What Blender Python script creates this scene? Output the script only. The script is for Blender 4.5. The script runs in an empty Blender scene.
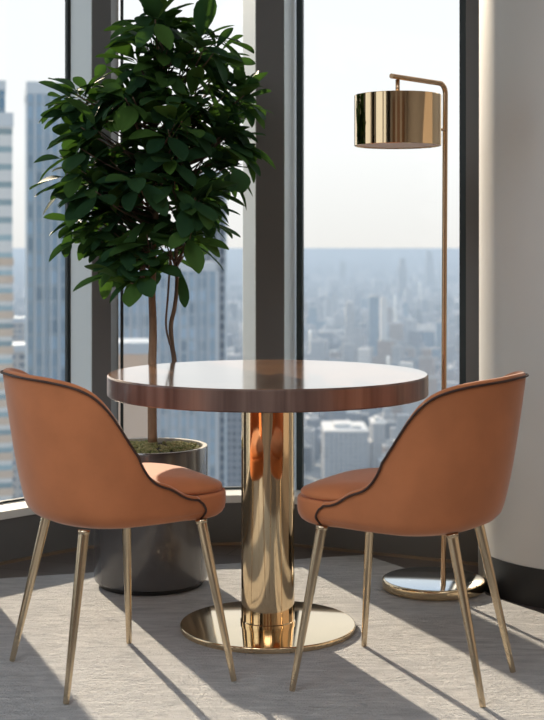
import bpy, bmesh, math, random
from mathutils import Vector, Matrix, noise
PI = math.pi
random.seed(7)
SC = bpy.context.scene
COL = SC.collection

# ------------------------------------------------------------------ camera, sky, sun, lights, exposure
FPX, EYE = 1357.0, 1.106
cam = bpy.data.cameras.new('camera'); camo = bpy.data.objects.new('camera', cam); COL.objects.link(camo)
camo.location = (0, 0, EYE); camo.rotation_euler = (PI/2, 0, 0)
cam.sensor_fit = 'VERTICAL'; cam.sensor_height = 36; cam.lens = FPX/720*36
cam.shift_y = -112/720
cam.clip_start = .05; cam.clip_end = 80000
cam.dof.use_dof = True; cam.dof.focus_distance = 3.8; cam.dof.aperture_fstop = 5.6
SC.camera = camo

world = bpy.data.worlds.new('sky'); SC.world = world; world.use_nodes = True
nt = world.node_tree; nt.nodes.clear()
out = nt.nodes.new('ShaderNodeOutputWorld'); bg = nt.nodes.new('ShaderNodeBackground')
tc = nt.nodes.new('ShaderNodeTexCoord'); sp = nt.nodes.new('ShaderNodeSeparateXYZ'); rp = nt.nodes.new('ShaderNodeValToRGB')
nt.links.new(tc.outputs['Generated'], sp.inputs[0]); nt.links.new(sp.outputs['Z'], rp.inputs[0])
nt.links.new(rp.outputs[0], bg.inputs[0]); nt.links.new(bg.outputs[0], out.inputs[0])
el = rp.color_ramp.elements
el[0].position = 0.0; el[0].color = (.86, .84, .81, 1)
el[1].position = 1.0; el[1].color = (.62, .76, 1.0, 1)
e = el.new(.07); e.color = (.96, .96, .95, 1)
e = el.new(.25); e.color = (.93, .97, 1.0, 1)
bg.inputs[1].default_value = 1.0

SUN_AZ, SUN_EL = math.atan2(.42, 1), math.radians(21)      # sun stands beyond the windows, to the left
sun = bpy.data.lights.new('sun', 'SUN'); sun.energy = 8.0; sun.color = (1, .82, .62); sun.angle = math.radians(.8)
suno = bpy.data.objects.new('sun', sun); COL.objects.link(suno)
sd = Vector((math.sin(SUN_AZ)*math.cos(SUN_EL), -math.cos(SUN_AZ)*math.cos(SUN_EL), -math.sin(SUN_EL)))
suno.rotation_euler = sd.to_track_quat('-Z', 'Y').to_euler(); suno.location = (-3, 9, 4)

def fill_area(loc, sx, sy, power, color):  # unseen fill lights added under the ceiling to brighten the room
    l = bpy.data.lights.new('fill_light', 'AREA'); l.shape = 'RECTANGLE'; l.size = sx; l.size_y = sy; l.energy = power; l.color = color
    o = bpy.data.objects.new('fill_light', l); COL.objects.link(o); o.location = loc
    return o
fill_area((-1.5, .8, 2.93), 1.6, 2.4, 56, (.94, .97, 1))
fill_area((1.5, .6, 2.93), 1.6, 2.4, 20, (.94, .97, 1))
fill_area((.2, -2.4, 2.93), 3.4, 1.2, 30, (1, .98, .96))

SC.view_settings.view_transform = 'Standard'; SC.view_settings.look = 'None'
SC.view_settings.exposure = 0.13; SC.view_settings.gamma = 1.0; SC.view_settings.use_curve_mapping = False

# ------------------------------------------------------------------ materials
def newmat(name):
    m = bpy.data.materials.new(name); m.use_nodes = True
    return m, m.node_tree, m.node_tree.nodes['Principled BSDF']
def N(t, kind, **kw):
    n = t.nodes.new(kind)
    for k, v in kw.items():
        if k in n.inputs: n.inputs[k].default_value = v
        else: setattr(n, k, v)
    return n
def mat(name, col, rough=.5, metal=0., spec=.5, sheen=0., coat=0., var=.0, vscale=20., bump=0., bscale=200., stretch=(1, 1, 1), col2=None):
    m, t, b = newmat(name)
    b.inputs['Base Color'].default_value = (*col, 1); b.inputs['Roughness'].default_value = rough
    b.inputs['Metallic'].default_value = metal; b.inputs['Specular IOR Level'].default_value = spec
    b.inputs['Sheen Weight'].default_value = sheen; b.inputs['Sheen Roughness'].default_value = .35
    b.inputs['Coat Weight'].default_value = coat; b.inputs['Coat Roughness'].default_value = .06
    tc = N(t, 'ShaderNodeTexCoord'); mp = N(t, 'ShaderNodeMapping'); mp.inputs['Scale'].default_value = stretch
    t.links.new(tc.outputs['Object'], mp.inputs[0])
    if var or col2:
        nz = N(t, 'ShaderNodeTexNoise', Scale=vscale, Detail=4.); t.links.new(mp.outputs[0], nz.inputs['Vector'])
        r = N(t, 'ShaderNodeValToRGB'); t.links.new(nz.outputs['Fac'], r.inputs[0])
        c2 = col2 or tuple(min(1, c*(1+var)) for c in col)
        c1 = col if col2 else tuple(c*(1-var) for c in col)
        r.color_ramp.elements[0].position = .35; r.color_ramp.elements[1].position = .65
        r.color_ramp.elements[0].color = (*c1, 1); r.color_ramp.elements[1].color = (*c2, 1)
        t.links.new(r.outputs[0], b.inputs['Base Color'])
    if bump:
        nb = N(t, 'ShaderNodeTexNoise', Scale=bscale, Detail=3.); t.links.new(mp.outputs[0], nb.inputs['Vector'])
        bp = N(t, 'ShaderNodeBump', Strength=bump, Distance=.01); t.links.new(nb.outputs['Fac'], bp.inputs['Height'])
        t.links.new(bp.outputs[0], b.inputs['Normal'])
    return m

M = {}
M['velvet'] = mat('velvet', (.53, .188, .074), .8, sheen=.42, var=.07, vscale=9, bump=.08, bscale=400)
M['piping'] = mat('dark_piping', (.05, .022, .016), .5)
M['brass'] = mat('polished_brass', (.86, .67, .43), .07, metal=1., var=.03, vscale=4)
M['leg_brass'] = mat('chair_leg_brass', (.66, .54, .38), .22, metal=1.)
M['rose_brass'] = mat('lamp_pole_brass', (.66, .45, .28), .25, metal=1.)
M['chrome_top'] = mat('lamp_base_top', (.62, .66, .68), .12, metal=1.)
M['diffuser'] = mat('lamp_diffuser', (.80, .72, .70), .6)
M['pot'] = mat('glazed_pot', (.075, .075, .08), .22, spec=.7, coat=.5, var=.1, vscale=3)
M['pot_rim'] = mat('pot_inner', (.5, .47, .42), .5)
M['black'] = mat('matt_black', (.012, .012, .013), .45)
M['soil'] = mat('soil', (.05, .035, .022), .9, var=.4, vscale=60, bump=.6, bscale=90)
M['moss'] = mat('moss', (.17, .20, .06), .9, col2=(.42, .37, .18), vscale=35)
M['bark'] = mat('bark', (.20, .12, .075), .8, col2=(.36, .24, .16), vscale=30, stretch=(1, 1, .25), bump=.5, bscale=60)
M['bark_dark'] = mat('dark_bark', (.09, .06, .045), .8, col2=(.2, .14, .1), vscale=40, stretch=(1, 1, .25), bump=.5, bscale=80)
M['dark_frame'] = mat('bronze_frame', (.125, .13, .137), .5, metal=.1, spec=.5)
M['gasket'] = mat('black_gasket', (.025, .040, .046), .5)
M['lit_frame'] = mat('sky_lit_frame', (.62, .70, .75), .4, metal=.2)  # frame metal with the sky light on its reveals painted in
M['sill'] = mat('pale_sill', (.74, .74, .72), .4)
M['panel'] = mat('dark_base_panel', (.125, .127, .127), .5, var=.06, vscale=2)
M['trimgold'] = mat('base_trim', (.35, .27, .2), .35, metal=.8)
M['column'] = mat('column_metal_paint', (.60, .60, .59), .45, metal=.15, spec=.5, var=.015, vscale=1.5)
M['wallrear'] = mat('rear_plaster', (.40, .35, .31), .7)
M['ceil'] = mat('ceiling_paint', (.75, .73, .70), .8)
M['woodpanel'] = mat('rear_wood', (.20, .10, .055), .45, var=.2, vscale=3, stretch=(6, 6, .6))

# leaves: glossy, a little translucent
m, t, b = newmat('leaf'); M['leaf'] = m
tcn = N(t, 'ShaderNodeTexCoord'); gi = N(t, 'ShaderNodeNewGeometry')
rr = N(t, 'ShaderNodeValToRGB'); t.links.new(gi.outputs['Random Per Island'], rr.inputs[0])
rr.color_ramp.elements[0].color = (.018, .052, .028, 1); rr.color_ramp.elements[1].color = (.065, .15, .05, 1)
ee = rr.color_ramp.elements.new(.55); ee.color = (.034, .088, .042, 1)
ee = rr.color_ramp.elements.new(.93); ee.color = (.07, .15, .035, 1)
t.links.new(rr.outputs[0], b.inputs['Base Color'])
b.inputs['Roughness'].default_value = .55; b.inputs['Specular IOR Level'].default_value = .03
tr = N(t, 'ShaderNodeBsdfTranslucent'); tr.inputs[0].default_value = (.10, .24, .03, 1)
ms = N(t, 'ShaderNodeMixShader'); ms.inputs[0].default_value = .17
t.links.new(b.outputs[0], ms.inputs[1]); t.links.new(tr.outputs[0], ms.inputs[2])
t.links.new(ms.outputs[0], t.nodes['Material Output'].inputs[0])

# clear window glass: transparent with a fresnel reflection
m, t, b = newmat('window_glass'); M['glass'] = m
t.nodes.remove(b)
tp = N(t, 'ShaderNodeBsdfTransparent'); tp.inputs[0].default_value = (.98, .99, .99, 1)
gl = N(t, 'ShaderNodeBsdfGlossy'); gl.inputs['Roughness'].default_value = .0
fr = N(t, 'ShaderNodeFresnel', IOR=1.22); ms = N(t, 'ShaderNodeMixShader')
t.links.new(fr.outputs[0], ms.inputs[0]); t.links.new(tp.outputs[0], ms.inputs[1]); t.links.new(gl.outputs[0], ms.inputs[2])
t.links.new(ms.outputs[0], t.nodes['Material Output'].inputs[0])

def wood(name, c1, c2, rough, coat, stretch, scale):
    m, t, b = newmat(name)
    tc = N(t, 'ShaderNodeTexCoord'); mp = N(t, 'ShaderNodeMapping'); mp.inputs['Scale'].default_value = stretch
    t.links.new(tc.outputs['Object'], mp.inputs[0])
    wv = N(t, 'ShaderNodeTexNoise', Scale=scale, Detail=6., Distortion=.6); t.links.new(mp.outputs[0], wv.inputs['Vector'])
    r = N(t, 'ShaderNodeValToRGB'); t.links.new(wv.outputs['Fac'], r.inputs[0])
    r.color_ramp.elements[0].position = .36; r.color_ramp.elements[1].position = .66
    r.color_ramp.elements[0].color = (*c1, 1); r.color_ramp.elements[1].color = (*c2, 1)
    t.links.new(r.outputs[0], b.inputs['Base Color'])
    b.inputs['Roughness'].default_value = rough; b.inputs['Coat Weight'].default_value = coat; b.inputs['Coat Roughness'].default_value = .1
    return m
M['walnut_top'] = wood('walnut_top', (.24, .11, .045), (.54, .26, .105), .18, 1.0, (1, 7, 1), 3.)
M['walnut_edge'] = wood('walnut_edge', (.11, .068, .058), (.24, .165, .14), .35, .3, (9, 9, .35), 2.2)

# wooden floor boards
m, t, b = newmat('floor_boards'); M['floor'] = m
tc = N(t, 'ShaderNodeTexCoord'); mp = N(t, 'ShaderNodeMapping'); mp.inputs['Rotation'].default_value = (0, 0, .3)
t.links.new(tc.outputs['Object'], mp.inputs[0])
bk = N(t, 'ShaderNodeTexBrick', Scale=1.); bk.inputs['Brick Width'].default_value = 1.6; bk.inputs['Row Height'].default_value = .14
bk.inputs['Mortar Size'].default_value = .0025; bk.inputs['Color1'].default_value = (.085, .075, .075, 1); bk.inputs['Color2'].default_value = (.13, .115, .11, 1)
bk.inputs['Mortar'].default_value = (.03, .025, .025, 1)
t.links.new(mp.outputs[0], bk.inputs['Vector']); t.links.new(bk.outputs[0], b.inputs['Base Color']); b.inputs['Roughness'].default_value = .38

# woven rug
m, t, b = newmat('woven_rug'); M['rug'] = m
tc = N(t, 'ShaderNodeTexCoord'); mp = N(t, 'ShaderNodeMapping'); mp.inputs['Scale'].default_value = (1, 4.5, 1); mp.inputs['Rotation'].default_value = (0, 0, -.35)
t.links.new(tc.outputs['Object'], mp.inputs[0])
n1 = N(t, 'ShaderNodeTexNoise', Scale=9., Detail=5., Distortion=1.2); t.links.new(mp.outputs[0], n1.inputs['Vector'])
r = N(t, 'ShaderNodeValToRGB'); t.links.new(n1.outputs['Fac'], r.inputs[0])
r.color_ramp.elements[0].position = .3; r.color_ramp.elements[1].position = .7
r.color_ramp.elements[0].color = (.39, .405, .425, 1); r.color_ramp.elements[1].color = (.58, .59, .60, 1)
t.links.new(r.outputs[0], b.inputs['Base Color']); b.inputs['Roughness'].default_value = .95
n2 = N(t, 'ShaderNodeTexNoise', Scale=220., Detail=2.); t.links.new(tc.outputs['Object'], n2.inputs['Vector'])
n3 = N(t, 'ShaderNodeTexNoise', Scale=26., Detail=4., Distortion=1.5); t.links.new(mp.outputs[0], n3.inputs['Vector'])
ad = N(t, 'ShaderNodeMath', operation='MULTIPLY_ADD'); ad.inputs[1].default_value = .45
t.links.new(n2.outputs['Fac'], ad.inputs[0]); t.links.new(n3.outputs['Fac'], ad.inputs[2])
bp = N(t, 'ShaderNodeBump', Strength=.9, Distance=.02); t.links.new(ad.outputs[0], bp.inputs['Height']); t.links.new(bp.outputs[0], b.inputs['Normal'])
M['rug_border'] = mat('rug_border', (.20, .24, .24), .95, col2=(.34, .37, .36), vscale=45, bump=.5, bscale=200)

def facade(name, wall, glass, fh, bw, mort, rough=.5, metal=0., warm=None):
    """window grid; object coordinates in metres, brick rows as storeys"""
    m, t, b = newmat(name)
    tc = N(t, 'ShaderNodeTexCoord'); sp = N(t, 'ShaderNodeSeparateXYZ'); t.links.new(tc.outputs['Object'], sp.inputs[0])
    ad = N(t, 'ShaderNodeMath', operation='ADD'); t.links.new(sp.outputs['X'], ad.inputs[0]); t.links.new(sp.outputs['Y'], ad.inputs[1])
    cb = N(t, 'ShaderNodeCombineXYZ'); t.links.new(ad.outputs[0], cb.inputs['X']); t.links.new(sp.outputs['Z'], cb.inputs['Y'])
    bk = N(t, 'ShaderNodeTexBrick', Scale=1., offset=0.); bk.inputs['Brick Width'].default_value = bw; bk.inputs['Row Height'].default_value = fh
    bk.inputs['Mortar Size'].default_value = mort; bk.inputs['Mortar Smooth'].default_value = .1; bk.inputs['Bias'].default_value = 0
    bk.inputs['Color1'].default_value = (*glass, 1); bk.inputs['Color2'].default_value = (*[min(1, g*1.7+.02) for g in glass], 1); bk.inputs['Mortar'].default_value = (*wall, 1)
    t.links.new(cb.outputs[0], bk.inputs['Vector']); t.links.new(bk.outputs[0], b.inputs['Base Color'])
    b.inputs['Roughness'].default_value = rough; b.inputs['Metallic'].default_value = metal
    return m
M['city_pale'] = facade('pale_facade', (.40, .40, .40), (.12, .15, .19), 3.6, 4., .9)
M['city_grey'] = facade('grey_facade', (.22, .24, .27), (.06, .08, .11), 3.6, 3.2, .7)
M['city_blue'] = facade('blue_glass_facade', (.20, .27, .34), (.06, .13, .20), 4., 2.5, .35, .25)
M['city_tan'] = facade('tan_facade', (.36, .27, .21), (.15, .14, .14), 3.4, 3.6, .9)
M['city_dark'] = facade('dark_facade', (.14, .15, .17), (.03, .05, .07), 3.6, 3., .6)
M['roof'] = mat('flat_roof', (.45, .45, .44), .8, var=.2, vscale=.2)
M['roof_white'] = mat('white_roof', (.66, .65, .62), .6)
M['tower_blue'] = facade('tower_glass', (.30, .39, .48), (.18, .27, .36), 4., 3., .5, .3)  # pale blue includes painted haze, as the upper towers clear the volume
M['fin'] = mat('tower_fin', (.46, .52, .58), .4, metal=.3)
M['tower_band'] = facade('tower_band_glass', (.55, .58, .60), (.18, .26, .30), 3.8, 60., 1.3, .35)
M['copperband'] = mat('warm_spandrel', (.50, .42, .35), .4)
M['tan_wall'] = mat('tan_wall', (.66, .50, .38), .6)
M['shine'] = mat('mirror_dome', (1, .97, .9), .22, metal=1.)
M['ground'] = mat('city_ground', (.13, .15, .15), .9, col2=(.34, .33, .31), vscale=.012)

# ------------------------------------------------------------------ mesh helpers
def link(name, bm, material, parent=None, smooth=False, loc=(0, 0, 0)):
    me = bpy.data.meshes.new(name); bmesh.ops.recalc_face_normals(bm, faces=bm.faces[:])
    bm.to_mesh(me); bm.free(); me.materials.append(material)
    if smooth:
        for p in me.polygons: p.use_smooth = True
    o = bpy.data.objects.new(name, me); COL.objects.link(o); o.location = loc
    if parent: o.parent = parent
    return o
def autosmooth(o, deg=35):
    me = o.data
    for p in me.polygons: p.use_smooth = True
    bm = bmesh.new(); bm.from_mesh(me)
    for e in bm.edges:
        if len(e.link_faces) == 2 and e.calc_face_angle(0) > math.radians(deg): e.smooth = False
    bm.to_mesh(me); bm.free()
    return o
def tag(o, label, cat, group=None, kind=None):
    if label: o['label'] = label
    if cat: o['category'] = cat
    if group: o['group'] = group
    if kind: o['kind'] = kind
    return o
def empty(name, loc, rz=0):
    o = bpy.data.objects.new(name, None); COL.objects.link(o); o.location = loc; o.rotation_euler = (0, 0, rz); o.empty_display_size = .1
    return o
def box(bm, x0, x1, y0, y1, z0, z1, mt=None):
    v = [bm.verts.new((x, y, z)) for z in (z0, z1) for y in (y0, y1) for x in (x0, x1)]
    if mt:
        for q in v: q.co = mt @ q.co
    for f in ((0, 1, 3, 2), (4, 6, 7, 5), (0, 4, 5, 1), (2, 3, 7, 6), (0, 2, 6, 4), (1, 5, 7, 3)): bm.faces.new([v[i] for i in f])
    return bm
def prism(bm, pts, z0, z1):
    a = [bm.verts.new((x, y, z0)) for x, y in pts]; b = [bm.verts.new((x, y, z1)) for x, y in pts]
    n = len(pts)
    for i in range(n): bm.faces.new([a[i], a[(i+1) % n], b[(i+1) % n], b[i]])
    bm.faces.new(a[::-1]); bm.faces.new(b)
    return bm
def lathe(bm, prof, seg=96, cx=0, cy=0, closed=False):
    rings = []
    for r, z in prof:
        if r < 1e-6: rings.append([bm.verts.new((cx, cy, z))])
        else: rings.append([bm.verts.new((cx+r*math.cos(2*PI*k/seg), cy+r*math.sin(2*PI*k/seg), z)) for k in range(seg)])
    for A, B in zip(rings, rings[1:]):
        if len(A) == 1 and len(B) == 1: continue
        for k in range(seg):
            k2 = (k+1) % seg
            if len(A) == 1: bm.faces.new([A[0], B[k], B[k2]])
            elif len(B) == 1: bm.faces.new([A[k], A[k2], B[0]])
            else: bm.faces.new([A[k], A[k2], B[k2], B[k]])
    return bm
def disc_profile(r, z0, z1, bev, n=4):
    p = [(0, z0), (r-bev, z0)]
    for i in range(1, n+1):
        a = -PI/2+PI/2*i/n; p.append((r-bev+bev*math.cos(a), z0+bev+bev*math.sin(a)))
    for i in range(0, n+1):
        a = PI/2*i/n; p.append((r-bev+bev*math.cos(a), z1-bev+bev*math.sin(a)))
    p.append((0, z1)); return p
def tube(bm, pts, rad, seg=10, caps=True, closed=False):
    pts = [Vector(p) for p in pts]; n = len(pts)
    rads = rad if isinstance(rad, (list, tuple)) else [rad]*n
    T = []
    for i in range(n):
        if closed: d = pts[(i+1) % n]-pts[i-1]
        else: d = pts[min(i+1, n-1)]-pts[max(i-1, 0)]
        T.append(d.normalized())
    ref = Vector((0, 0, 1)) if abs(T[0].z) < .9 else Vector((1, 0, 0))
    u = (ref-T[0]*ref.dot(T[0])).normalized(); rings = []
    for i in range(n):
        u = (u-T[i]*u.dot(T[i])).normalized(); w = T[i].cross(u)
        rings.append([bm.verts.new(pts[i]+(u*math.cos(2*PI*k/seg)+w*math.sin(2*PI*k/seg))*rads[i]) for k in range(seg)])
    for i in range(n if closed else n-1):
        A, B = rings[i], rings[(i+1) % n]
        for k in range(seg): bm.faces.new([A[k], A[(k+1) % seg], B[(k+1) % seg], B[k]])
    if caps and not closed: bm.faces.new(rings[0][::-1]); bm.faces.new(rings[-1])
    return bm
def smoothpath(pts, n=8):
    """Catmull-Rom through the points"""
    P = [Vector(p) for p in pts]; P = [2*P[0]-P[1]]+P+[2*P[-1]-P[-2]]; r = []
    for i in range(1, len(P)-2):
        for k in range(n):
            t = k/n; a, b, c, d = P[i-1:i+3]
            r.append(.5*((2*b)+(c-a)*t+(2*a-5*b+4*c-d)*t*t+(-a+3*b-3*c+d)*t**3))
    r.append(P[-2]); return r
def struct(o): o['kind'] = 'structure'; return o

# ------------------------------------------------------------------ the room
bm = bmesh.new()
ROOM = [(-3.3, 2.39), (-.69, 5.0), (.0, 5.075), (.745, 4.72), (3.4, 5.05), (3.4, -4.2), (-3.3, -4.2)]
OUTER = [(-3.5, 2.46), (-.76, 5.2), (.0, 5.28), (.78, 4.92), (3.6, 5.27), (3.6, -4.4), (-3.5, -4.4)]
prism(bm, OUTER, -.25, 0.); struct(link('floor', bm, M['floor']))
bm = bmesh.new(); prism(bm, OUTER, 3.0, 3.2); struct(link('ceiling', bm, M['ceil']))

def seg_frame(a, b):
    a, b = Vector((*a, 0)), Vector((*b, 0)); d = (b-a); L = d.length; d.normalize()
    n = Vector((-d.y, d.x, 0))                    # outward when the room lies on the right of a->b
    return Matrix(((d.x, n.x, 0, a.x), (d.y, n.y, 0, a.y), (0, 0, 1, 0), (0, 0, 0, 1))), L
SILL, HEAD, GL = .185, 2.78, .14
def window_wall(n, name, a, b, cuts, gasket=.012, gasket0=0, gasket1=0):
    """a facet of the curtain wall: dark base panel, pale sill, header, glass panes between the cuts"""
    mt, L = seg_frame(a, b)
    bm = bmesh.new(); box(bm, 0, L, 0, .2, 0, .157, mt); box(bm, 0, L, 0, .2, HEAD, 3.0, mt)
    struct(link('wall_'+name, bm, M['panel']))
    bm = bmesh.new(); box(bm, 0, L, -.008, 0, 0, .010, mt); struct(link('baseboard_'+name, bm, M['trimgold']))
    bm = bmesh.new(); box(bm, 0, L, -.006, .15, .157, SILL, mt); tr = struct(link('trim_%d' % n, bm, M['sill']))
    for (u0, u1) in cuts:
        w = struct(link('window_%d' % window_wall.k, box(bmesh.new(), u0, u1, GL-.004, GL+.006, SILL, HEAD, mt), M['glass']))
        fr = bmesh.new(); g = gasket
        box(fr, u0, u0+max(g, gasket0), GL-.02, GL-.005, SILL+.0005, HEAD, mt); box(fr, u1-max(g, gasket1), u1, GL-.02, GL-.005, SILL+.0005, HEAD, mt)
        box(fr, u0+g, u1-g, GL-.02, GL-.005, SILL+.0005, SILL+.008, mt); box(fr, u0+g, u1-g, GL-.02, GL-.005, HEAD-.02, HEAD, mt)
        f = link('window_frame', fr, M['gasket'], w)
        window_wall.k += 1
window_wall.k = 1
LL = math.hypot(2.61, 2.61)
window_wall(1, 'left_facet', ROOM[0], ROOM[1], [(.2, 1.35), (1.45, LL-1.02), (LL-.50, LL+.036)], gasket1=.026)
window_wall(2, 'back_left', ROOM[1], ROOM[2], [(.13, .675)])
L3 = math.hypot(.745, .355)
window_wall(3, 'back_right', ROOM[2], ROOM[3], [(.045, L3-.03)], gasket0=.025, gasket1=.105)
L4 = math.hypot(2.655, .33)
window_wall(4, 'right_facet', ROOM[3], ROOM[4], [(.55, 1.5), (1.6, L4-.1)])
def px(x, y): return ((x-272)/FPX*y, y)
def post(pts, faces_lit, k):
    """mullion cover; sky light on the reveals is painted as a paler part set just proud of the dark core"""
    bm = bmesh.new(); prism(bm, pts, .157, 3.0); o = struct(link('trim_%d' % k, bm, M['dark_frame']))
    for (p, q) in faces_lit:
        p = Vector((*p, 0)); q = Vector((*q, 0)); d = (q-p).normalized(); n = Vector((d.y, -d.x, 0))
        b2 = bmesh.new()
        A = [p+n*.003, q+n*.003, q, p]
        prism(b2, [(v.x, v.y) for v in A], SILL, 2.999); link('sky_lit_reveal', b2, M['lit_frame'], o)
    return o
a, b, c, d, e_ = px(71.5, 5.09), px(92, 4.965), px(111, 4.975), px(118.5, 5.13), px(100, 5.22)
post([a, b, c, d, e_], [(a, b)], 5)
a, b, c, d, e_, f_ = px(243.5, 5.205), px(256, 5.045), px(284, 5.045), px(295.5, 5.19), px(296, 5.27), px(243, 5.28)
post([a, b, c, d, e_, f_], [(a, b), (c, d)], 6)
a, b, c, d, e_ = px(466, 4.885), px(466, 4.70), px(480, 4.69), px(500, 4.80), px(490, 4.95)
post([a, b, c, d, e_], [], 7)
# wide pier just left of the view and a plain jamb beside the hidden windows
mt, L = seg_frame(ROOM[0], ROOM[1])
bm = bmesh.new(); box(bm, LL-1.02, LL-.50, .0, .2, SILL, HEAD, mt); box(bm, 0, .2, 0, .2, SILL, HEAD, mt); box(bm, 1.35, 1.45, 0, .2, SILL, HEAD, mt); struct(link('trim_8', bm, M['dark_frame']))
mt, L = seg_frame(ROOM[3], ROOM[4])
bm = bmesh.new(); box(bm, .2, .55, .0, .2, SILL, HEAD, mt); box(bm, 1.5, 1.6, 0, .2, SILL, HEAD, mt); box(bm, L4-.1, L4, 0, .2, SILL, HEAD, mt); struct(link('trim_9', bm, M['dark_frame']))
# side and rear walls (behind the camera)
bm = bmesh.new(); box(bm, 3.4, 3.6, -4.4, 5.27, 0, 3); struct(link('wall_right', bm, M['wallrear']))
bm = bmesh.new(); box(bm, -3.3, 3.4, -4.4, -4.2, 0, 3); struct(link('wall_rear', bm, M['wallrear']))
bm = bmesh.new(); box(bm, -3.5, -3.3, -4.4, 2.42, 0, .4); box(bm, -3.5, -3.3, -4.4, 2.42, HEAD, 3.0)
for y in (-4.4, -2.2, 0, 2.2): box(bm, -3.5, -3.3, y, y+.2, .4, HEAD)
struct(link('wall_left', bm, M['panel']))
for k, y in enumerate((-2.2, 0, 2.2)):  # unseen side windows, added to let sky light in from the left
    struct(link('window_%d' % (window_wall.k+k), box(bmesh.new(), -3.41, -3.40, y-2.0, y, .4, HEAD), M['glass']))
bm = bmesh.new()
for x in (-2.4, -.6, 1.2): box(bm, x, x+1.1, -4.2, -4.16, .0, 2.5)
struct(link('trim_10', bm, M['woodpanel']))

# column on the right
CXY = (1.033, 4.45)
bm = bmesh.new(); lathe(bm, [(0, .12), (.35, .12), (.35, 2.999), (0, 2.999)], 160, *CXY); struct(autosmooth(link('trim_11', bm, M['column'])))
bm = bmesh.new(); lathe(bm, [(0, 0.0), (.353, 0.0), (.353, .12), (0, .12)], 160, *CXY); struct(autosmooth(link('baseboard_column', bm, M['black'])))

# ------------------------------------------------------------------ rug
R4 = [Vector((-1.12, 4.43)), Vector((.33, 4.84)), Vector((1.62, 2.75)), Vector((-1.6, 1.2))]
bm = bmesh.new()
n = 60; grid = []
for i in range(n+1):
    row = []
    for j in range(n+1):
        u, v = i/n, j/n
        p = (R4[0]*(1-u)+R4[1]*u)*(1-v)+(R4[3]*(1-u)+R4[2]*u)*v
        row.append(bm.verts.new((p.x, p.y, .012)))
    grid.append(row)
for i in range(n):
    for j in range(n): bm.faces.new([grid[i][j], grid[i+1][j], grid[i+1][j+1], grid[i][j+1]])
edge = [grid[i][0] for i in range(n)]+[grid[n][j] for j in range(n)]+[grid[i][n] for i in range(n, 0, -1)]+[grid[0][j] for j in range(n, 0, -1)]
low = [bm.verts.new((v.co.x, v.co.y, .0002)) for v in edge]
for i in range(len(edge)):
    k = (i+1) % len(edge); bm.faces.new([edge[i], edge[k], low[k], low[i]])
rug = link('area_rug', bm, M['rug'], smooth=False)
tag(rug, 'pale grey woven rug on the dark floor under the table and chairs', 'rug')

# ------------------------------------------------------------------ table
TX, TY, TR, TH = -.012, 3.905, .4595, .747
tb = empty('round_table', (TX, TY, .0122))
tag(tb, 'round walnut dining table on a polished brass pedestal', 'table')
z0 = -.0122
bm = bmesh.new(); lathe(bm, [(0, TH-.003+z0), (TR-.004, TH-.003+z0), (TR-.004, TH-.0002+z0), (0, TH+z0)], 160)
link('tabletop', bm, M['walnut_top'], tb)
o = tb.children[0]; o['label'] = 'glossy walnut top surface'
bm = bmesh.new(); lathe(bm, [(0, TH-.060+z0), (TR-.003, TH-.060+z0), (TR, TH-.057+z0), (TR, TH-.005+z0), (TR-.0035, TH-.0005+z0), (TR-.006, TH-.0031+z0), (0, TH-.0031+z0)], 160)
autosmooth(link('table_edge', bm, M['walnut_edge'], tb))
bm = bmesh.new(); lathe(bm, [(0, .0165), (.0765, .0165), (.0765, TH-.0602+z0), (0, TH-.0602+z0)], 128); autosmooth(link('pedestal', bm, M['brass'], tb))
bm = bmesh.new(); lathe(bm, [(.0766, .0167), (.0790, .0167), (.0790, .026), (.0766, .028)], 96); autosmooth(link('collar', bm, M['brass'], tb))
bm = bmesh.new(); lathe(bm, disc_profile(.252, 0, .0165, .004), 160); autosmooth(link('base_plate', bm, M['brass'], tb))

# ------------------------------------------------------------------ dining chairs
CP = dict(a0=.2312, da=.0541, b0=.1756, db=.0705, n=2.0005, c=.190, kp=.6506)
HV = [.793, .7888, .7799, .7399, .5951, .5312, .5133, .4830, .4726]
def catrom(u):
    x = min(abs(u), 1.9999)/2*8; i = int(x); t = x-i
    Y = [HV[1]]+HV+[2*HV[-1]-HV[-2]]; a, b, c, d = Y[i:i+4]
    return .5*((2*b)+(c-a)*t+(2*a-5*b+4*c-d)*t*t+(-a+3*b-3*c+d)*t**3)
def rimh(u):
    return sum(catrom(min(2, abs(abs(u)+d))) for d in (-.1, -.05, 0, .05, .1))/5-.006
ZB = .412
def plan(u, z, off=0.):
    k = max(0., min(1.25, (z-.43)/.36))**CP['kp']
    a = CP['a0']+CP['da']*k-off; b = CP['b0']+CP['db']*k-off
    s = 1 if u >= 0 else -1; v = abs(u); th = min(v, 1)*PI/2; q = 2/CP['n']
    x = a*max(0, math.sin(th))**q; y = -b*max(0, math.cos(th))**q
    f = max(0, min(1, v-1)); y += CP['c']*f; x -= .03*f*f
    return s*x, y
def bowl(z):
    """inset of the body towards its rounded underside"""
    r = .034
    if z >= ZB+r: return 0
    d = (ZB+r-z)/r
    return r*1.15*(1-math.sqrt(max(0, 1-min(1, d)**2)))
def dense(m):
    us = []
    for i in range(m+1): us.append(-2+4*i/m)
    return us
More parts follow.
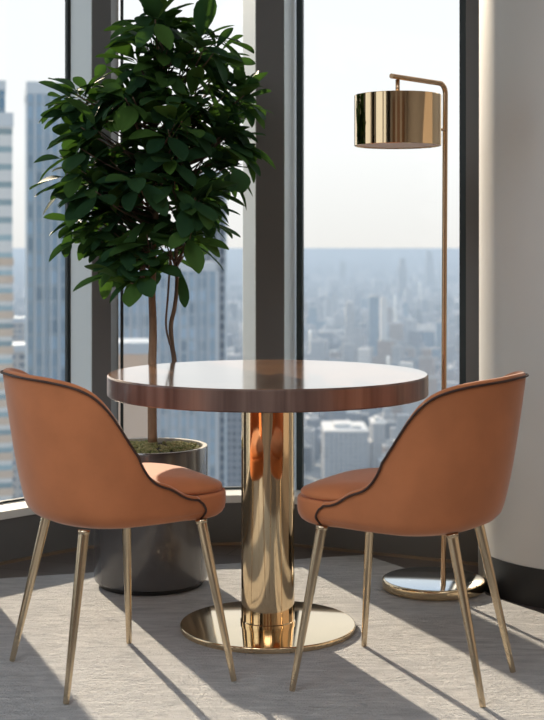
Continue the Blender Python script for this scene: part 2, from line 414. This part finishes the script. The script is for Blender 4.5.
def make_chair(name, loc, heading, feet, label, group):
    """local +Y is the way the sitter faces"""
    root = empty(name, loc, heading)
    tag(root, label, 'chair', group)
    us = dense(112); nv = 26
    # ---- upholstered shell: outer skin, rolled rim, inner skin
    bm = bmesh.new()
    def endshift(u, z, zt):      # the wing's front edge bulges forward half way down
        if abs(u) < 1.7: return 0
        w = (abs(u)-1.7)/.3; q = max(0, min(1, (zt-z)/(zt-ZB)))
        return w*w*(.016*math.sin(q*PI*.85)-.004*q)
    outer = []; inner = []; rim_out = []
    for u in us:
        zt = rimh(u); co, ci = [], []
        if abs(u) > 1.93: zt -= .006*((abs(u)-1.93)/.07)**2
        for j in range(nv+1):
            z = ZB+(zt-ZB)*(j/nv)**1.0
            x, y = plan(u, z, bowl(z)); co.append((x, y+endshift(u, z, zt), z))
            th = .026*(1-.35*(j/nv))
            x, y = plan(u, z, max(bowl(z), 0)+th); ci.append((x, y+endshift(u, z, zt)*.7, z))
        outer.append(co); inner.append(ci); rim_out.append(co)
    rings = []
    for co, ci in zip(outer, inner):
        top = Vector(co[-1]); ti = Vector(ci[-1]); mid = (top+ti)/2; hw = (top-ti).length/2
        col = [Vector(p) for p in co]
        dirv = (top-ti).normalized()
        for a in (45, 90, 135): col.append(mid+dirv*hw*math.cos(math.radians(a))+Vector((0, 0, .011*math.sin(math.radians(a)))))
        col += [Vector(p) for p in ci[::-1]]
        rings.append([bm.verts.new(p) for p in col])
    m = len(rings[0])
    for A, B in zip(rings, rings[1:]):
        for k in range(m): bm.faces.new([A[k], B[k], B[(k+1) % m], A[(k+1) % m]])
    bm.faces.new(rings[0]); bm.faces.new(rings[-1][::-1])
    sh = autosmooth(link('backrest', bm, M['velvet'], root), 60)
    # ---- dark piping along the rim and down both wing fronts
    pp = []
    def outw(i, j):
        p = Vector(outer[i][j]); c = Vector((0, .0, p.z)); n_ = Vector((p.x, p.y+.02 if abs(us[i]) <= 1 else 0, 0)).normalized()
        return p+n_*.0035
    for j in range(0, nv): p = outw(0, j); p.y += .004; pp.append(p)
    for i in range(len(us)): p = outw(i, nv); p.z += .002; pp.append(p)
    for j in range(nv-1, -1, -1): p = outw(len(us)-1, j); p.y += .004; pp.append(p)
    bm = bmesh.new(); tube(bm, pp, .0031, 8); link('piping', bm, M['piping'], root, smooth=True)
    # ---- seat box: same outline, carried to a rounded front
    def seat_loop(off, z, yf=.312, nn=4.2, ax=None):
        pts = []
        A = (ax or CP['a0']-.014)-off
        for i in range(96):
            th = 2*PI*i/96; c, s = math.cos(th), math.sin(th)
            if s <= 0:
                q = 2/2.05; x = A*math.copysign(abs(c)**q, c); y = -(CP['b0']-.012-off)*abs(s)**q
            else:
                q = 2/nn; w = min(1, s/.6); w = w*w*(3-2*w); o2 = off*(1-.55*w)
                x = ((ax or CP['a0']-.014)-o2-.012*s)*math.copysign(abs(c)**q, c); y = (yf-o2)*abs(s)**q
            pts.append((x, y, z))
        return pts
    def loft(loops, cap0=True, cap1=True):
        bm = bmesh.new(); R = [[bm.verts.new(p) for p in lp] for lp in loops]; n_ = len(R[0])
        for A, B in zip(R, R[1:]):
            for k in range(n_): bm.faces.new([A[k], A[(k+1) % n_], B[(k+1) % n_], B[k]])
        if cap0: bm.faces.new(R[0][::-1])
        if cap1: bm.faces.new(R[-1])
        return bm
    loops = [seat_loop(.10, ZB-.002), seat_loop(.055, ZB-.001), seat_loop(.036, ZB+.001), seat_loop(.018, ZB+.008), seat_loop(.006, ZB+.018), seat_loop(0, ZB+.032), seat_loop(0, .468), seat_loop(.003, .474), seat_loop(.012, .477)]
    autosmooth(link('seat', loft(loops), M['velvet'], root), 50)
    # cushion: soft dome with a puffed edge
    cz = .4785; L2 = []
    for off, dz in ((.022, 0), (.012, .002), (.007, .007), (.008, .013), (.016, .019), (.035, .025), (.07, .031), (.11, .0345), (.15, .036), (.18, .0365)):
        lp = seat_loop(off, cz+dz, yf=.306)
        L2.append([(x, y, z+(.006*math.exp(-((y+.02)/.14)**2) if off > .03 else 0)-(.012*max(0, (y-.14)/.12)**2 if off > .005 and y > .14 else 0)*min(1, off/.03)*.4) for x, y, z in lp])
    autosmooth(link('cushion', loft(L2), M['velvet'], root), 60)
    # ---- four tapered legs and little dark sockets
    for k, (fx, fy, hx, hy) in enumerate(feet):
        top = Vector((hx, hy, ZB+.004)); ft = Vector((fx, fy, .0))
        ft.z = -loc[2]+.0130
        bm = bmesh.new(); tube(bm, [top.lerp(ft, s) for s in (0, .25, .5, .75, .99, 1)], [.0135, .0123, .0108, .0092, .0076, .0072], 16)
        lg = autosmooth(link('leg', bm, M['leg_brass'], root), 50)
        bm = bmesh.new(); tube(bm, [top+Vector((0, 0, .001)), top.lerp(ft, .022)], [.0152, .0145], 16); link('leg_socket', bm, M['leg_brass'], lg, smooth=True)
    return root

def local_feet(cx, cy, head, pts):
    r = []; c, s = math.cos(-head), math.sin(-head)
    for x, y, xt in pts:
        yt = y+.22*(cy-y); X = (xt-272)/FPX*yt
        r.append(((x-cx)*c-(y-cy)*s, (x-cx)*s+(y-cy)*c, (X-cx)*c-(yt-cy)*s, (X-cx)*s+(yt-cy)*c))
    return r
def fpt(x, y, z=.0125): Z = (EYE-z)*FPX/(y-248); return ((x-272)/FPX*Z, Z)
LF = [fpt(12, 661)+(48,), fpt(66, 704)+(84,), fpt(129, 643)+(126,), fpt(234, 681)+(201,)]
RF = [fpt(513, 672)+(477,), fpt(483, 707)+(452,), fpt(364, 646)+(371,), fpt(292, 691)+(322,)]
lh = math.radians(27.7)-PI/2
make_chair('dining_chair', (-.4479, 3.5322, 0), lh, local_feet(-.4479, 3.5322, lh, LF),
           'rust velvet dining chair left of the table, beside the potted tree', 'velvet chairs at the round table')
rh = math.radians(180-29.3)-PI/2
make_chair('dining_chair', (.3914, 3.4447, 0), rh, local_feet(.3914, 3.4447, rh, RF),
           'rust velvet dining chair right of the table, in front of the floor lamp', 'velvet chairs at the round table')

# ------------------------------------------------------------------ floor lamp
LB = (.519, 4.36); LP = (.540, 4.275); ARM_Z = 1.622
lp_ = empty('floor_lamp', (LB[0], LB[1], .0135)); lz = -.0135
tag(lp_, 'slim brass floor lamp with a mirrored drum shade by the right window', 'lamp')
bm = bmesh.new(); lathe(bm, disc_profile(.165, 0, .030, .006, 5), 128); autosmooth(link('lamp_base', bm, M['brass'], lp_))
bm = bmesh.new(); lathe(bm, disc_profile(.158, .0301, .0315, .0006, 2), 128); o = autosmooth(link('base_top', bm, M['chrome_top'], lp_)); o['label'] = 'silvery blue mirror top of the lamp base'
px0, py0 = LP[0]-LB[0], LP[1]-LB[1]
ex, ey = .352-LB[0], 4.07-LB[1]
d = Vector((ex-px0, ey-py0, 0)); dl = d.length; d.normalize(); rc = .03
path = [Vector((px0, py0, .031)), Vector((px0+.002, py0, .8)), Vector((px0+.006, py0, ARM_Z+lz-rc))]
for k in range(1, 9):
    a = PI/2*k/8; path.append(Vector((px0+.006, py0, ARM_Z+lz-rc))+d*rc*(1-math.cos(a))+Vector((0, 0, rc*math.sin(a))))
bm = bmesh.new(); tube(bm, path, .0082, 14); autosmooth(link('pole', bm, M['rose_brass'], lp_), 50)
bm = bmesh.new(); q = path[-1]; tube(bm, [q+d*.0002, q+d*(dl-rc)], .0078, 14); autosmooth(link('arm', bm, M['rose_brass'], lp_), 50)
SHX, SHY = .3795-LB[0], 4.10-LB[1]; s0, s1 = 1.414+lz, 1.567+lz; SR = .131
bm = bmesh.new(); lathe(bm, [(SR-.004, s0+.002), (SR-.001, s0), (SR, s0+.001), (SR, s1-.001), (SR-.001, s1), (SR-.02, s1), (0, s1), (0, s1-.002), (SR-.004, s1-.002), (SR-.004, s0+.002)], 160, SHX, SHY)
sh = autosmooth(link('lamp_shade', bm, M['brass'], lp_))
bm = bmesh.new(); lathe(bm, [(0, s0+.004), (SR-.005, s0+.004), (SR-.005, s0+.007), (0, s0+.007)], 96, SHX, SHY); link('diffuser', bm, M['diffuser'], sh)
bm = bmesh.new(); tube(bm, [(SHX, SHY, s1), (SHX+.0, SHY, ARM_Z+lz-.0075)], .0065, 12); link('stem', bm, M['rose_brass'], lp_, smooth=True)
zc = 1.106+(248-128)/FPX*4.2+lz
cpt = Vector((px0+.004, py0-.008, zc)); cdir = (Vector((SHX, SHY, zc))-cpt); cdir.normalize()
bm = bmesh.new(); tube(bm, [cpt, cpt+cdir*((Vector((SHX, SHY, zc))-cpt).length-SR+.001)], .004, 10); link('bracket', bm, M['rose_brass'], lp_, smooth=True)

# ------------------------------------------------------------------ potted tree
PX, PY, PR, PH = -.395, 4.43, .185, .461
pt = empty('potted_tree', (PX, PY, .0135)); pz = -.0135
tag(pt, 'tall leafy ficus tree in a glossy dark grey cylinder pot by the window', 'potted plant')
bm = bmesh.new(); lathe(bm, [(0, .012), (PR-.012, .012), (PR-.003, .016), (PR, .024), (PR, PH-.004+pz), (PR-.002, PH+pz), (PR-.012, PH+pz), (PR-.014, PH-.004+pz), (PR-.014, PH-.045+pz), (0, PH-.045+pz)], 128)
pot = autosmooth(link('plant_pot', bm, M['pot'], pt))
bm = bmesh.new(); lathe(bm, [(PR-.0145, PH-.04+pz), (PR-.0145, PH-.001+pz), (PR-.002, PH+.0006+pz), (PR-.002, PH+.0012+pz), (PR-.0155, PH+.0005+pz), (PR-.0155, PH-.04+pz)], 128); autosmooth(link('pot_lining', bm, M['pot_rim'], pot))
bm = bmesh.new(); lathe(bm, [(0, 0), (PR-.016, 0), (PR-.016, .012), (0, .012)], 96); autosmooth(link('plinth', bm, M['black'], pot))
bm = bmesh.new(); sr = PR-.0160; rings = []
NS = 44
for i in range(NS+1):
    r = sr*i/NS; ring = []
    for k in range(72 if i else 1):
        a = 2*PI*k/72; x, y = r*math.cos(a), r*math.sin(a)
        ring.append(bm.verts.new((x, y, PH+pz-.014+.006*noise.noise(Vector((x*25, y*25, 3)))+.01*(1-(r/sr)**2))))
    rings.append(ring)
for A, B in zip(rings, rings[1:]):
    for k in range(72):
        k2 = (k+1) % 72
        if len(A) == 1: bm.faces.new([A[0], B[k], B[k2]])
        else: bm.faces.new([A[k], B[k], B[k2], A[k2]])
link('soil', bm, M['soil'], pt, smooth=True)
bm = bmesh.new()
for k in range(900):
    r = sr*.97*math.sqrt(random.random()); a = random.random()*2*PI; x, y = r*math.cos(a), r*math.sin(a)
    if noise.noise(Vector((x*18, y*18, 8))) < -.22: continue
    z = PH+pz-.011+.01*(1-(r/sr)**2); s = random.uniform(.003, .0085)
    bmesh.ops.create_icosphere(bm, subdivisions=1, radius=s, matrix=Matrix.Translation((x, y, z)) @ Matrix.Rotation(random.random()*3, 4, 'X') @ Matrix.Diagonal((1, 1, random.uniform(.6, 1.5), 1)))
mo = link('moss', bm, M['moss'], pt); mo['kind'] = 'stuff'

def P3(x, y, dy=0.):
    """a point of the plant, given where the photograph shows it, at depth dy from the pot's axis; local to the plant"""
    Y = PY+dy; return Vector(((x-272)/FPX*Y-PX, dy, EYE+(248-y)/FPX*Y-.0135))
trunk = smoothpath([P3(152.5, 442), P3(152, 380), P3(153, 330), P3(152, 290), P3(154, 250, .01), P3(156, 200, .02), P3(153, 150, .0), P3(157, 95, -.01), P3(160, 45, 0)], 8)
bm = bmesh.new(); nn = len(trunk); tube(bm, trunk, [.0155-.0105*(i/nn) for i in range(nn)], 14)
link('trunk', bm, M['bark'], pt, smooth=True)
side = smoothpath([P3(155, 398, .004), P3(166, 384, .02), P3(174, 364, .02), P3(172, 345, .02), P3(171, 325, .02), P3(175, 305, .02), P3(177, 280, .02), P3(176, 240, .02), P3(180, 190, .02), P3(184, 130, .03), P3(178, 80, .03)], 8)
bm = bmesh.new(); nn = len(side); tube(bm, side, [.0095-.005*(i/nn) for i in range(nn)], 12)
link('trunk', bm, M['bark_dark'], pt, smooth=True)
vine = smoothpath([P3(170, 345, .0), P3(166, 325, 0), P3(168, 295, .0), P3(170, 262, .0), P3(172, 225, .01)], 6)
bm = bmesh.new(); tube(bm, vine, .0035, 8); link('vine_stem', bm, M['bark_dark'], pt, smooth=True)
# foliage lobes: centre x, centre y, rx, ry (photo scale), leaf rosettes
LOBES = [(160, 45, 34, 38, 20), (205, 55, 30, 30, 11), (215, 100, 36, 30, 17), (222, 150, 28, 32, 17), (195, 190, 30, 28, 15), (160, 110, 48, 50, 23),
         (120, 90, 30, 28, 11), (85, 105, 26, 22, 8), (86, 148, 32, 38, 16), (112, 175, 42, 42, 22), (150, 175, 45, 40, 13), (102, 222, 28, 28, 15),
         (148, 238, 42, 32, 17), (128, 268, 30, 24, 13), (196, 222, 18, 24, 9), (158, 20, 14, 14, 4), (78, 182, 18, 22, 5), (175, 140, 40, 50, 16)]
lbm = bmesh.new(); tbm = bmesh.new()
def leaf(bm, base, dirv, nrm, L, W):
    dirv = dirv.normalized(); sidev = dirv.cross(nrm).normalized(); up = sidev.cross(dirv).normalized()
    prof = [(0, .03), (.12, .16), (.28, .55), (.45, .86), (.62, 1.0), (.78, .93), (.90, .62), (.97, .28), (1.0, .0)]
    bend = random.uniform(.05, .42); cup = random.uniform(.1, .4); tw = random.uniform(-.3, .3)
    rows = []
    for s, w in prof:
        c = base+dirv*(L*s*(1-.12*bend*s))-up*(L*bend*s*s)
        sv = sidev*math.cos(tw*s)+up*math.sin(tw*s)
        row = []
        for q in (-1, -.5, 0, .5, 1):
            row.append(bm.verts.new(c+sv*(q*w*W/2)+up*(abs(q)**1.5*w*W*.5*cup)))
            if w == 0: break
        rows.append(row)
    for A, B in zip(rows, rows[1:]):
        if len(B) == 1:
            for k in range(4): bm.faces.new([A[k], A[k+1], B[0]])
        else:
            for k in range(4): bm.faces.new([A[k], A[k+1], B[k+1], B[k]])
spine = trunk[20:]+side[40:]
nleaf = 0
for (cx, cy, rx, ry, cnt) in LOBES:
    for k in range(cnt):
        while True:
            u = Vector((random.uniform(-1, 1), random.uniform(-1, 1), random.uniform(-1, 1)))
            if .25 < u.length < 1: break
        dep = u.y*(.15 if abs(cx-155) > 50 else .27)
        tip = P3(cx+u.x*rx*.86, cy-u.z*ry*.86, dep)
        # twig from the nearest lower spine point
        sp_ = min([q for q in spine if q.z > .98], key=lambda s: (Vector((s.x, s.y, 0))-Vector((tip.x, tip.y, 0))).length*.6+abs((tip.z-.10)-s.z)*1.6)
        mid = sp_.lerp(tip, .55)+Vector((0, 0, -.015)); pth = smoothpath([sp_, mid, tip], 5)
        tube(tbm, pth, [.0038-.0022*i/len(pth) for i in range(len(pth))], 5)
        outd = Vector((tip.x*1.1, tip.y*.9, .10)).normalized()
        m = random.choice((3, 4, 4, 5, 5)); ph = random.random()*6.28
        ax = (outd*.8+Vector((0, 0, .5))).normalized()
        e1 = ax.orthogonal().normalized(); e2 = ax.cross(e1)
        for q in range(m):
            a = ph+q*2.4; rad = e1*math.cos(a)+e2*math.sin(a)
            spread = random.uniform(.5, 1.5)
            dv = (ax*(1/spread*.55)+rad*spread+outd*.3+Vector((0, 0, random.uniform(-1.1, .0)))).normalized()
            nrm = (Vector((0, 0, 1))+ax*.4+Vector((random.uniform(-.5, .5), random.uniform(-.6, .4), random.uniform(-.2, .3)))).normalized()
            if abs(dv.dot(nrm)) > .95: continue
            L = random.uniform(.09, .155); leaf(lbm, tip-ax*random.uniform(0, .035)+rad*.003, dv, nrm, L, L*random.uniform(.38, .52)); nleaf += 1
# a few leaves that stand out on the outline
for (x0, y0, x1, y1, dp, wd) in [(158, 28, 157, -6, -.05, .045), (136, 26, 112, 18, 0, .035), (72, 116, 40, 108, -.05, .036), (225, 60, 256, 62, -.05, .034), (230, 92, 258, 98, 0, .036),
                            (222, 118, 258, 143, -.04, .04), (138, 268, 127, 308, -.1, .045), (112, 255, 103, 300, -.1, .04), (180, 268, 186, 308, -.05, .022), (72, 225, 62, 258, -.03, .03),
                            (205, 215, 212, 240, -.06, .04), (232, 165, 245, 192, -.1, .07), (118, 45, 104, 62, 0, .04), (95, 80, 104, 64, -.03, .04), (88, 92, 76, 74, -.03, .035)]:
    b0 = P3(x0, y0, dp); b1 = P3(x1, y1, dp-.01)
    leaf(lbm, b0, b1-b0, Vector((.15, -.75, .65)), (b1-b0).length, max(wd, .034)*1.05)
link('twigs', tbm, M['bark_dark'], pt, smooth=True)
fo = link('foliage', lbm, M['leaf'], pt, smooth=True)

# ------------------------------------------------------------------ the city outside, 200 m below
GZ = -200.0
bm = bmesh.new()
v = [bm.verts.new(p) for p in ((-30000, 30, GZ), (30000, 30, GZ), (30000, 45000, GZ), (-30000, 45000, GZ), (-30000, 30, GZ-5), (30000, 30, GZ-5), (30000, 45000, GZ-5), (-30000, 45000, GZ-5))]
for f in ((0, 1, 2, 3), (7, 6, 5, 4), (0, 4, 5, 1), (1, 5, 6, 2), (2, 6, 7, 3), (3, 7, 4, 0)): bm.faces.new([v[i] for i in f])
gr = struct(link('ground', bm, M['ground'])); 

def at(px_, Y): return (px_-272)/FPX*Y
def block(name, cx, cy, w, dp, h, rot, matl, label, cat, group=None, roof='roof', style=0, rnd=random):
    """a building: stepped body with parapet, roof slab and plant rooms"""
    root = empty(name, (cx, cy, GZ), rot)
    tag(root, label, cat, group)
    bm = bmesh.new(); box(bm, -w/2, w/2, -dp/2, dp/2, 0, h)
    if style == 1: box(bm, -w*.32, w*.32, -dp*.32, dp*.32, h+1.001, h*1.25+1)
    link('facade', bm, matl, root)
    bm = bmesh.new(); box(bm, -w/2-.4, w/2+.4, -dp/2-.4, dp/2+.4, h+.01, h+1.0)
    if style != 1:
        box(bm, -w*.25, w*.1, -dp*.2, dp*.2, h+1.01, h+rnd.uniform(3, 6)); box(bm, w*.18, w*.36, -dp*.3, -dp*.1, h+1.01, h+3.5)
    link('roof', bm, M[roof], root)
    if style == 2: link('side_wing', box(bmesh.new(), -w/2-w*.35, -w/2-.45, -dp*.4, dp*.4, 0, h*.6), matl, root)
    return root
rc_ = random.Random(11)
occupied = []
def free(x, y, r):
    for (a, b, s) in occupied:
        if (a-x)**2+(b-y)**2 < (r+s)**2: return False
    occupied.append((x, y, r)); return True
# close towers on the left
def tower(name, pxc, Y, wpx, ytop, dp, rot, matl, label, fins, bands=None):
    w = wpx/FPX*Y; h = 200+EYE+(248-ytop)/FPX*Y; cx = at(pxc, Y); rot = math.atan2(-cx, Y)*1.25; cx += -math.sin(rot)*dp/2
    root = empty(name, (cx, Y+math.cos(rot)*dp/2, GZ), rot); tag(root, label, 'tower')
    occupied.append((cx, Y+dp/2, max(w, dp)))
    link('facade', box(bmesh.new(), -w/2, w/2, -dp/2, dp/2, 0, h-3), matl, root)
    link('roof', box(bmesh.new(), -w/2-.2, w/2+.2, -dp/2-.2, dp/2+.2, h-2.99, h), M['fin'], root)
    if fins:
        bm = bmesh.new(); n_ = max(2, int(w/fins))
        for i in range(n_+1):
            x = -w/2+w*i/n_; box(bm, x-.18, x+.18, -dp/2-.7, -dp/2-.01, 0, h-3)
        m_ = max(2, int(dp/fins))
        for i in range(m_+1):
            y = -dp/2+dp*i/m_; box(bm, w/2+.01, w/2+.7, y-.18, y+.18, 0, h-3)
        link('fins', bm, M['fin'], root)
    if bands:
        bm = bmesh.new(); z = bands[0]
        while z < bands[1]: box(bm, -w/2-.25, w/2+.25, -dp/2-.25, dp/2+.25, z, z+1.6); z += 3.8
        o = link('spandrel_bands', bm, M['copperband'], root); o['label'] = 'warm copper coloured bands'
    return root
tower('glass_tower', 51, 330, 47, 82, 22, 0.0, M['tower_blue'], 'tall blue glass tower seen through the left window', 1.9)
tower('office_tower', -16, 290, 56, 112, 26, .0, M['tower_band'], 'banded office tower at the far left edge of the left window', 0, (110, 200))
tower('narrow_tower', -10, 420, 30, 80, 20, 0, M['city_blue'], 'slim tower rising behind the banded office tower', 0)
tower('ribbed_tower', 166, 430, 100, 262, 26, 0, M['tower_blue'], 'broad blue ribbed tower behind the tree trunks', 2.2)
tower('stone_tower', 212, 520, 26, 170, 24, 0, M['city_grey'], 'taller pale tower right of the ribbed tower behind the tree', 2.0)
tower('tan_tower', 122, 360, 58, 343, 18, 0, M['tan_wall'], 'low tan building behind the left trunk of the tree', 0)
tower('corner_block', 231, 720, 36, 380, 26, 0, M['city_grey'], 'grey block low in the middle window, right of the pot', 0)
tower('terrace_block', 22, 600, 34, 345, 20, 0, M['city_pale'], 'pale low block between the two left towers', 0)
tower('far_slab', 20, 900, 22, 318, 20, 0, M['city_pale'], 'farther pale slab between the two left towers', 0)
# right window landmarks
def lm(pxc, Y, wpx, ytop, dp, matl, label, cat, roof='roof', style=0, name='city_building'):
    w = wpx/FPX*Y; h = 200+EYE-(ytop-248)/FPX*Y; free(at(pxc, Y), Y+dp/2, max(w, dp)*.6)
    return block(name, at(pxc, Y), Y+dp/2, w, dp, h, 0, matl, label, cat, None, roof, style, rc_)
lm(346, 1130, 44, 432, 60, M['city_pale'], 'wide office block with a bright white roof below the table edge', 'building', 'roof_white')
lm(379, 1230, 13, 424, 40, M['city_pale'], 'narrow pale building with a lower wing, beside the right chair back', 'building', 'roof_white', 2)
lm(312, 1290, 12, 420, 30, M['city_grey'], 'small grey building left of the white roofed block', 'building')
lm(374, 2300, 9, 297, 26, M['city_blue'], 'dark blue glass high-rise in the middle of the right window', 'building')
lm(350, 2500, 8, 303, 26, M['city_pale'], 'pale high-rise left of the dark blue glass high-rise', 'building', 'roof_white')
lm(384, 2450, 6, 299, 24, M['roof_white'], 'thin white high-rise right of the dark blue glass high-rise', 'building', 'roof_white')
lm(343, 7000, 6, 262, 60, M['city_dark'], 'hazy tower on the skyline left of centre in the right window', 'building')
lm(403, 5200, 8, 267, 60, M['city_dark'], 'hazy stepped tower on the skyline left of the tapering tower', 'building', 'roof', 1)
# tapering skyline tower
Y = 6200; root = empty('tapering_tower', (at(430, Y), Y, GZ)); tag(root, 'tall tapering tower alone on the hazy skyline near the lamp pole', 'tower'); free(at(430, Y), Y, 60)
hh = 200-(250-248)/FPX*Y; bm = bmesh.new()
w0, w1 = 24, 12
A = [bm.verts.new((x, y, 0)) for x, y in ((-w0, -w0), (w0, -w0), (w0, w0), (-w0, w0))]
B = [bm.verts.new((x, y, hh+dz)) for x, y, dz in ((-w1-3, -w1, 0), (w1-3, -w1, -10), (w1-3, w1, -10), (-w1-3, w1, 0))]
for i in range(4): bm.faces.new([A[i], A[(i+1) % 4], B[(i+1) % 4], B[i]])
bm.faces.new(B); bm.faces.new(A[::-1]); link('facade', bm, M['city_dark'], root)
bm = bmesh.new(); box(bm, -w0-14, w0+14, -w0-10, w0+10, 0, 22); link('podium', bm, M['city_grey'], root)
# the crowd of blocks: individuals, larger (nearer) ones first
KINDS = [('city_pale', 'pale', .34), ('city_grey', 'grey', .26), ('city_blue', 'blue glass', .14), ('city_tan', 'tan', .14), ('city_dark', 'dark', .12)]
def pick():
    r = rc_.random()
    for k in KINDS:
        if r < k[2]: return k
        r -= k[2]
    return KINDS[0]
placed = 0; tries = 0
while placed < 236 and tries < 9000:
    tries += 1
    right = rc_.random() < .86
    pxc = rc_.uniform(296, 470) if right else rc_.choice((rc_.uniform(226, 246), rc_.uniform(14, 26), rc_.uniform(120, 246)))
    s = rc_.random(); Y = 1100+3300*s**1.15
    sz = rc_.uniform(7, 15)*(1 if Y < 2200 else 1.3)
    if not free(at(pxc, Y), Y, sz*1.35): continue
    h = rc_.choice((rc_.uniform(8, 22), rc_.uniform(12, 34), rc_.uniform(30, 62) if Y > 1500 else 26))
    k = pick()
    block('city_building', at(pxc, Y), Y, sz*rc_.uniform(1.1, 1.7), sz*rc_.uniform(.9, 1.5), h, rc_.uniform(-.5, .5), M[k[0]],
          'hazy %s mid-rise block in the distant city seen through the %s' % (k[1], 'right window' if right else 'windows behind the tree'), 'building',
          '%s city blocks through the %s' % (k[1], 'right window' if right else 'left windows'), 'roof_white' if rc_.random() < .22 else 'roof', rc_.choice((0, 0, 1, 2)), rc_)
    placed += 1
# mass of the farther city
bms = {k: bmesh.new() for k in ('pale', 'grey', 'white')}
for i in range(22000):
    Y = 1150+15000*rc_.random()**1.35; X = rc_.choice((rc_.uniform(-.23, .17), rc_.uniform(-.23, .17), rc_.uniform(-.75, .6)))*Y
    sz = rc_.uniform(6, 14)*(1+Y/7000); h = rc_.choice((7, 9, 12, 16, 22, 40 if rc_.random() < .3 else 10))*(1+Y/14000)
    if any((a-X)**2+(b-Y)**2 < (r_+sz*1.3)**2 for (a, b, r_) in occupied if abs(b-Y) < 90): continue
    an = rc_.uniform(-.5, .5)
    box(bms[rc_.choice(('pale', 'pale', 'grey', 'grey', 'white'))], -sz*rc_.uniform(.5, 1), sz*.7, -sz*.6, sz*.6, 0, h, Matrix.Translation((X, Y, GZ)) @ Matrix.Rotation(an, 4, 'Z'))
mb = bmesh.new(); base_i = 0
me = bpy.data.meshes.new('distant_city')
for mi, (k, mm) in enumerate((('pale', M['city_pale']), ('grey', M['city_grey']), ('white', M['roof_white']))):
    for f in bms[k].faces: f.material_index = mi
    tmp = bpy.data.meshes.new('t'); bms[k].to_mesh(tmp); mb.from_mesh(tmp); me.materials.append(mm)
mb.to_mesh(me); o = bpy.data.objects.new('distant_city', me); COL.objects.link(o)
tag(o, 'countless tiny pale and grey blocks of the hazy city stretching to the horizon', 'city', None, 'stuff')
# mirror domes added to catch the sun as glints
for (gx, gy, Y, lab) in [(395, 297, 3000, 'added mirror dome for a sun glint high up in the right window city'), (310, 332, 2300, 'added mirror dome for a sun glint at the left edge of the right window'),
                    (388, 358, 1750, 'added mirror dome for a sun glint just above the table edge'), (420, 283, 4200, 'added mirror dome for a faint sun glint near the lamp pole')]:
    z = EYE-(gy-248)/FPX*Y; bm = bmesh.new(); R = 3.4*Y/2300
    lathe(bm, [(R, GZ), (R, z)]+[(R*math.cos(a*PI/16), z+R*math.sin(a*PI/16)) for a in range(1, 8)]+[(0, z+R)], 24)
    for vv in bm.verts: vv.co.x += at(gx, Y); vv.co.y += Y
    o = link('glint_dome', bm, M['shine'], smooth=True); tag(o, lab, 'roof')

# haze lying over the city: a real volume, from 120 m beyond the glass
bm = bmesh.new(); box(bm, -30000, 30000, 120, 44000, GZ-4, -1.5)
hz = link('haze', bm, M['ground']); hm = bpy.data.materials.new('city_haze'); hm.use_nodes = True; t = hm.node_tree; t.nodes.clear()
o_ = N(t, 'ShaderNodeOutputMaterial'); vs = N(t, 'ShaderNodeVolumeScatter'); vs.inputs['Color'].default_value = (.42, .54, .70, 1); vs.inputs['Density'].default_value = 1/3600; vs.inputs['Anisotropy'].default_value = .1
va = N(t, 'ShaderNodeVolumeAbsorption'); va.inputs['Color'].default_value = vs.inputs['Color'].default_value; va.inputs['Density'].default_value = vs.inputs['Density'].default_value
ad = N(t, 'ShaderNodeAddShader'); t.links.new(vs.outputs[0], ad.inputs[0]); t.links.new(va.outputs[0], ad.inputs[1]); t.links.new(ad.outputs[0], o_.inputs['Volume']); hz.data.materials.clear(); hz.data.materials.append(hm)
tag(hz, 'pale blue haze lying over the distant city', 'haze', None, 'stuff')
